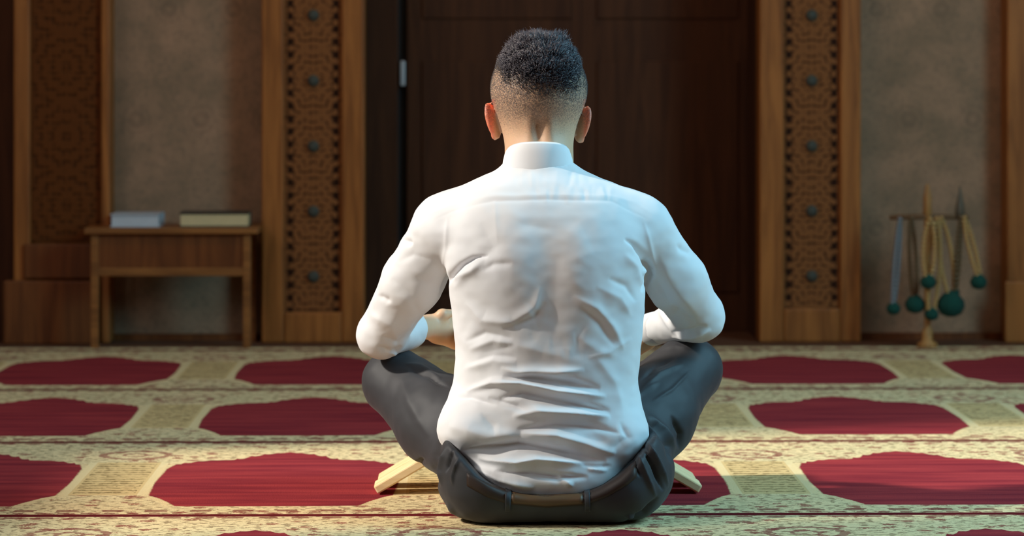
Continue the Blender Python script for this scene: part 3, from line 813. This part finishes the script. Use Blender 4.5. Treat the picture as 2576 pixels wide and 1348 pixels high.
for i in range(16):     # gathered cloth below the yoke seam
    x = 1345 + i * 13 + random.uniform(-4, 4)
    SHIRT_FOLDS.append(([(x, 468 + random.uniform(-10, 8)), (x + random.uniform(-5, 9), 512 + random.uniform(-8, 6))], random.choice((-1, 1)) * random.uniform(.0004, .0011), 6))
for i in range(14):
    x = 1290 + i * 10.5; SHIRT_FOLDS.append(([(x, 412), (x + 3, 422)], -.0011, 3.4))
for i in range(10):
    x = 1300 + i * 20 + random.uniform(-6, 6); SHIRT_FOLDS.append(([(x, 425), (x + random.uniform(-10, 14), 470)], random.uniform(-.0018, .0018), 8))
for i in range(18):
    x = random.uniform(1330, 1460); y = random.uniform(780, 880)
    SHIRT_FOLDS.append(([(x, y), (x + random.uniform(-4, 4), y + 30)], random.choice((-1, 1)) * .0004, 6))

TR_FOLDS = [
 ([(1105,1110),(1092,1180),(1100,1240)], -.009, 9), ([(1125,1120),(1108,1180),(1108,1225)], .004, 6), ([(1140,1130),(1122,1190)], -.004, 5),
 ([(1155,1150),(1140,1195),(1138,1220)], .003, 5), ([(1080,1100),(1030,1010),(1010,950)], .002, 20), ([(1065,1150),(1050,1180)], -.002, 10),
 ([(1110,950),(1060,925),(1020,915)], .003, 9), ([(1130,975),(1080,945),(1030,930)], -.003, 7), ([(1125,1265),(1145,1300),(1165,1312)], .003, 6),
 ([(1660,960),(1610,990),(1600,1010)], .002, 8),
 ([(1612,1045),(1650,1070),(1680,1120),(1688,1165)], -.0080, 8), ([(1630,1040),(1672,1080),(1700,1130)], .004, 8), ([(1690,1045),(1712,1090),(1708,1130)], -.005, 7),
 ([(1612,1110),(1645,1170),(1668,1235)], -.007, 7), ([(1626,1105),(1660,1170),(1682,1225)], .004, 6), ([(1600,1130),(1625,1190),(1650,1250)], .003, 7),
 ([(1590,1150),(1612,1200)], -.003, 6), ([(1655,1250),(1620,1290),(1570,1315)], -.004, 7), ([(1575,1300),(1600,1298)], .004, 5),
 ([(1700,900),(1650,920),(1610,960)], -.003, 7), ([(1720,915),(1660,940),(1610,985)], .003, 8), ([(1740,930),(1690,980),(1640,1010)], .0018, 5),
 ([(1660,880),(1700,872),(1745,880)], .002, 8),
]

TR_FOLDS = [(p_, a_ * 1.9, w_ * .8) for p_, a_, w_ in TR_FOLDS]
M_shirt = (lambda k: (k.xyz(), k.bump(k.noise(k.co, 900, 2), .05, .0006),
    k.set('Base Color', k.mix(k.noise(k.co, 14, 3), srgb(218, 219, 224), srgb(226, 226, 227))),
    k.set('Sheen Weight', .12), k.m)[-1])(NT('white_cotton', .75))
M_tr = (lambda k: (k.xyz(), k.bump(k.noise(k.co, 800, 2), .08, .0006),
    k.set('Base Color', k.mix(k.noise(k.co, 25, 3), srgb(37, 38, 43), srgb(45, 45, 50))), k.set('Sheen Weight', .05), k.m)[-1])(NT('charcoal_wool', .65))

def skin_mat():
    k = NT('skin', .5); x, y, z = k.xyz()
    hx, hy, hz = HC
    n_ = k.noise(k.co, 26, 3); f = k.noise(k.co, 420, 2, .7)
    c = k.mix(n_, srgb(200, 160, 128), srgb(212, 174, 142))
    earm = k.m_('MULTIPLY', k.sstep(k.m_('ABSOLUTE', k.m_('SUBTRACT', x, hx)), .076, .088), k.m_('LESS_THAN', z, hz - .02))
    c = k.mix(k.m_('MULTIPLY', k.m_('MULTIPLY', earm, k.m_('GREATER_THAN', z, .6)), .75), c, srgb(255, 128, 92))
    # close-cropped hair: denser up the head, thinning to bare skin above the collar
    up = k.sstep(k.m_('ADD', z, k.m_('MULTIPLY', n_, .03)), hz - .092, hz + .010)
    front = k.m_('SUBTRACT', 1.0, k.sstep(y, hy + .050, hy + .066))
    above = k.m_('MAXIMUM', k.m_('SUBTRACT', 1.0, k.sstep(y, hy - .004, hy + .004)), k.sstep(z, hz - .030, hz - .014))
    dens = k.m_('MULTIPLY', k.m_('MULTIPLY', up, front), above)
    st_ = k.m_('MULTIPLY', dens, k.sstep(f, .30, .62))
    c = k.mix(k.m_('MULTIPLY', st_, .88), c, srgb(80, 74, 76))
    k.set('Base Color', c)
    k.set('Subsurface Weight', .22); k.b.inputs['Subsurface Radius'].default_value = (1.0, .25, .12); k.b.inputs['Subsurface Scale'].default_value = .012
    return k.m
M_skin = skin_mat()

man = empty('person', (MX, MY, 0), 'man in white shirt and charcoal trousers sitting cross-legged on the carpet, seen from behind', 'person')
# body
bp, bq = extract(body_f, (-.44, -.24, -.02), (.44, .50, .93), .0042)
bp = relax(bp, bq, 1, .4)
body = npmesh('body', bp, bq, M_skin, man)
bn = vnormals(bp, bq)
# shirt
P, Q = extract(shirt_f, (-.44, -.24, .0), (.44, .50, .68), .0025)
P = relax(P, Q, 3, .5); N = vnormals(P, Q)
P = P + N * seg_relief(P, N, SHIRT_FOLDS)[:, None]
P = relax(P, Q, 1, .4)
amb = fbm(P, (9, 9, 13), 3.1, 3); fine = fbm(P, (28, 28, 34), 9.7, 2)
low = np.clip((.36 - P[:, 2]) / .2, 0, 1)
P = P + N * ((amb * (.0020 + .0012 * low)) + fine * .0003)[:, None]
shirt = npmesh('shirt', P, Q, M_shirt, man)
# trousers
P, Q = extract(trouser_f, (-.44, -.24, -.02), (.46, .44, .33), .0030)
P = relax(P, Q, 3, .5); N = vnormals(P, Q)
P = P + N * seg_relief(P, N, TR_FOLDS)[:, None]
P = P + N * (fbm(P, (10, 10, 10), 1.3, 3) * .0022)[:, None]
P[:, 2] = np.maximum(P[:, 2], .002)
trousers = npmesh('trousers', P, Q, M_tr, man)

# collar: standing band round the neck with a folded top edge
def collar():
    bm = bmesh.new(); n = 64; cx_ = -.0085; cy_ = .012
    rings = []
    for r, zf, lean in ((.0655, .00, 0), (.0665, .012, 0), (.0655, .030, .0), (.0630, .050, 0), (.0600, .064, 0), (.0575, .068, 0), (.0560, .064, 0), (.0575, .045, 0), (.060, .0, 0)):
        ring = []
        for i in range(n):
            a = 2 * math.pi * i / n - math.pi / 2       # start at the back
            fr = (1 - math.cos(a + math.pi / 2)) / 2
            zb = .617 - .055 * fr ** 2 ; zt_ = zf * (1 - .25 * fr) - .001 * math.sin(a + math.pi/2) ** 2
            ring.append(bm.verts.new((cx_ + r * 1.02 * math.cos(a), cy_ + r * 1.0 * math.sin(a) , zb + zt_)))
        rings.append(ring)
    for a, b in zip(rings, rings[1:]):
        for i in range(n): bm.faces.new((a[i], a[(i+1) % n], b[(i+1) % n], b[i]))
    for i in range(n): bm.faces.new((rings[-1][i], rings[-1][(i+1) % n], rings[0][(i+1) % n], rings[0][i]))
    return bm
o = obj('collar', collar(), M_shirt, man, True)
# cuffs
for Wr, H, E, nm in ((WRR, HDR, ELR, 'cuff'),):
    d_ = (Vector(Wr) - Vector(E)).normalized(); c0 = Vector(Wr) - d_ * .012; bm = bmesh.new()
    u = d_.cross(Vector((0, 0, 1))).normalized(); v = u.cross(d_)
    prof = [(-.030, .0315), (.024, .0325), (.030, .0318), (.030, .0295), (-.025, .029)] if Wr is WRR else [(-.034, .0305), (-.004, .0312), (-.002, .030), (-.004, .0285), (-.03, .028)]
    rings = [[bm.verts.new(c0 + d_ * s + (u * math.cos(2*math.pi*i/32) + v * math.sin(2*math.pi*i/32)) * r) for i in range(32)] for s, r in prof]
    for a, b in zip(rings, rings[1:] + rings[:1]):
        for i in range(32): bm.faces.new((a[i], a[(i+1) % 32], b[(i+1) % 32], b[i]))
    obj(nm, bm, M_shirt, man, True)

# belt and loops laid on the trousers' waistband
M_belt = plain('brown_leather', srgb(50, 34, 26), .6); M_patch = plain('lighter_leather', srgb(92, 66, 40), .5)
from mathutils.bvhtree import BVHTree
bvh = BVHTree.FromPolygons([tuple(p) for p in P], [tuple(q) for q in Q])
def on_back(px, py, push):
    o_ = Vector((0, 0, CAM_H)) - Vector(ROOT); t_ = Vector(L(px, py, 5.6)); hit = bvh.ray_cast(o_, (t_ - o_).normalized())
    if hit[0] is None: return None, None
    return hit[0] + hit[1] * push, hit[1]
def band(name, mat, top, bot, push, parent=man, cols=60):
    """a leather or cloth strip lying on the back of the trousers between two outlines"""
    bm = bmesh.new(); grid = []
    xs = np.linspace(top[0][0], top[-1][0], cols)
    ty = np.interp(xs, [p[0] for p in top], [p[1] for p in top]); by_ = np.interp(xs, [p[0] for p in bot], [p[1] for p in bot])
    hits = []
    for x, a, b in zip(xs, ty, by_):
        colv = []
        for t in np.linspace(0, 1, 5):
            h_, n_ = on_back(x, a + (b - a) * t, push * (1 if 0 < t < 1 else .6))
            colv.append((h_, n_))
        if all(c[0] is not None for c in colv): hits.append(colv)
    F = [[bm.verts.new(c[0]) for c in colv] for colv in hits]
    Bk = [[bm.verts.new(c[0] - c[1] * (push + .003)) for c in colv] for colv in hits]
    for S_ in (F, Bk):
        for a, b in zip(S_, S_[1:]):
            for i in range(4): bm.faces.new((a[i], a[i+1], b[i+1], b[i]))
    for a, b, c, d in zip(F, F[1:], Bk, Bk[1:]):
        bm.faces.new((a[0], b[0], d[0], c[0])); bm.faces.new((a[4], b[4], d[4], c[4]))
    for f0, b0 in ((F[0], Bk[0]), (F[-1], Bk[-1])):
        for i in range(4): bm.faces.new((f0[i], f0[i+1], b0[i+1], b0[i]))
    return obj(name, bm, mat, parent, True)
BT = [(1175,1190),(1180,1192),(1230,1218),(1280,1234),(1375,1242),(1470,1236),(1520,1216),(1570,1184),(1600,1160)]
BB = [(1170,1220),(1175,1222),(1225,1250),(1280,1268),(1375,1276),(1470,1270),(1525,1250),(1580,1218),(1612,1190)]
belt = band('belt', M_belt, BT, BB, .0022)
pt = band('leather_patch', M_patch, [(1286,1240),(1375,1248),(1466,1242)], [(1286,1264),(1375,1272),(1466,1266)], .0036, belt, 20)
for x in (1277, 1478): band('belt_loop', M_tr, [(x - 7, 1230), (x + 7, 1230)], [(x - 7, 1284), (x + 7, 1284)], .0050, trousers, 4)

# hair: short spiky top, cropped sides fading downwards; thousands of fine tapering strands in one mesh
def hair():
    hx, hy, hz = HC
    tri = bp[bq]; cen = tri.mean(1); area = np.linalg.norm(np.cross(tri[:, 2] - tri[:, 0], tri[:, 3] - tri[:, 1]), axis=1)
    rel = cen - HC
    ear = (np.abs(rel[:, 0]) > .0795) & (rel[:, 2] < -.030)
    back = rel[:, 1] < .0
    lowlim = np.where(back, -.085, -.02 + .35 * np.clip(rel[:, 1], 0, 1))
    ok = (rel[:, 2] > lowlim) & (rel[:, 1] < .062 + .12 * np.clip(rel[:, 2] - .03, 0, .1)) & ~ear & (rel[:, 2] > -.09)
    # density falls towards the nape
    top = np.clip((rel[:, 2] + .075) / .075, 0, 1)
    wgt = area * ok * (.04 + .96 * top ** 1.6)
    NS = 30000
    pick = rng.choice(len(bq), NS, p=wgt / wgt.sum())
    uu, vv = rng.random((2, NS, 1))
    q = tri[pick]; o_ = (q[:, 0] * (1-uu) + q[:, 1] * uu) * (1-vv) + (q[:, 3] * (1-uu) + q[:, 2] * uu) * vv
    n_ = nrm(bn[bq[pick]].mean(1)); r_ = o_ - HC
    clump0 = np.array([mnoise.noise(Vector(p) * 30) for p in o_]) * 2
    tp = np.clip((r_[:, 2] + .018 + .008 * np.clip(r_[:, 0] / .04, -1, 1) + .004 * clump0) / .085, 0, 1) ** 1.25            # 0 on the sides, 1 on the crown
    clump = np.array([mnoise.noise(Vector(p) * 60) * 1.5 for p in o_])
    tp = tp * np.clip(1.2 - (np.abs(r_[:, 0]) / .077) ** 2.4, .15, 1)
    ln = .0024 + .024 * tp * (.55 + .45 * rng.random(NS)) * (1 + .45 * clump)
    d_ = n_ * (.35 + .5 * tp)[:, None] + rng.normal(0, .30, (NS, 3)) + np.array((0, 0, 1)) * (-.35 + .75 * tp)[:, None]
    cv = np.array([[mnoise.noise(Vector(p) * 38 + Vector((k_ * 9, 0, 0))) for k_ in (1, 2, 3)] for p in o_])
    d_ = nrm(d_ + cv * 1.0 * tp[:, None])
    wdt = .00028 + .00062 * np.clip(tp * 2, 0, 1)
    u = nrm(np.cross(d_, rng.normal(0, 1, (NS, 3)))); v = np.cross(d_, u)
    base = o_ - n_ * .001
    bend = nrm(rng.normal(0, 1, (NS, 3))) * (ln * .22)[:, None]
    mid = base + d_ * (ln * .55)[:, None] + bend
    tip = base + d_ * ln[:, None]
    PP = np.empty((NS, 7, 3))
    for k_ in range(3):
        a = 2 * math.pi * k_ / 3; off = u * math.cos(a) + v * math.sin(a)
        PP[:, k_] = base + off * wdt[:, None]; PP[:, 3 + k_] = mid + off * wdt[:, None] * .8
    PP[:, 6] = tip
    F3 = []
    for k_ in range(3):
        j = (k_ + 1) % 3; F3 += [(k_, j, 3 + j), (k_, 3 + j, 3 + k_), (3 + k_, 3 + j, 6)]
    F = (np.arange(NS)[:, None, None] * 7 + np.array(F3)[None]).reshape(-1, 3)
    fm = np.repeat((tp < .06 + .25 * rng.random(NS)).astype(int), len(F3))
    return PP.reshape(-1, 3), F, fm
M_hair = (lambda k: (k.xyz(), k.set('Base Color', k.mix(k.sstep(k.noise(k.co, 260, 2), .5, .72), srgb(44, 40, 50), srgb(134, 124, 126))), k.m)[-1])(NT('dark_hair', .42))
P, F, fm = hair()
M_crop = plain('cropped_grey_hair', srgb(80, 73, 72), .6)
npmesh('hair', P, F, [M_hair, M_crop], man, fm)
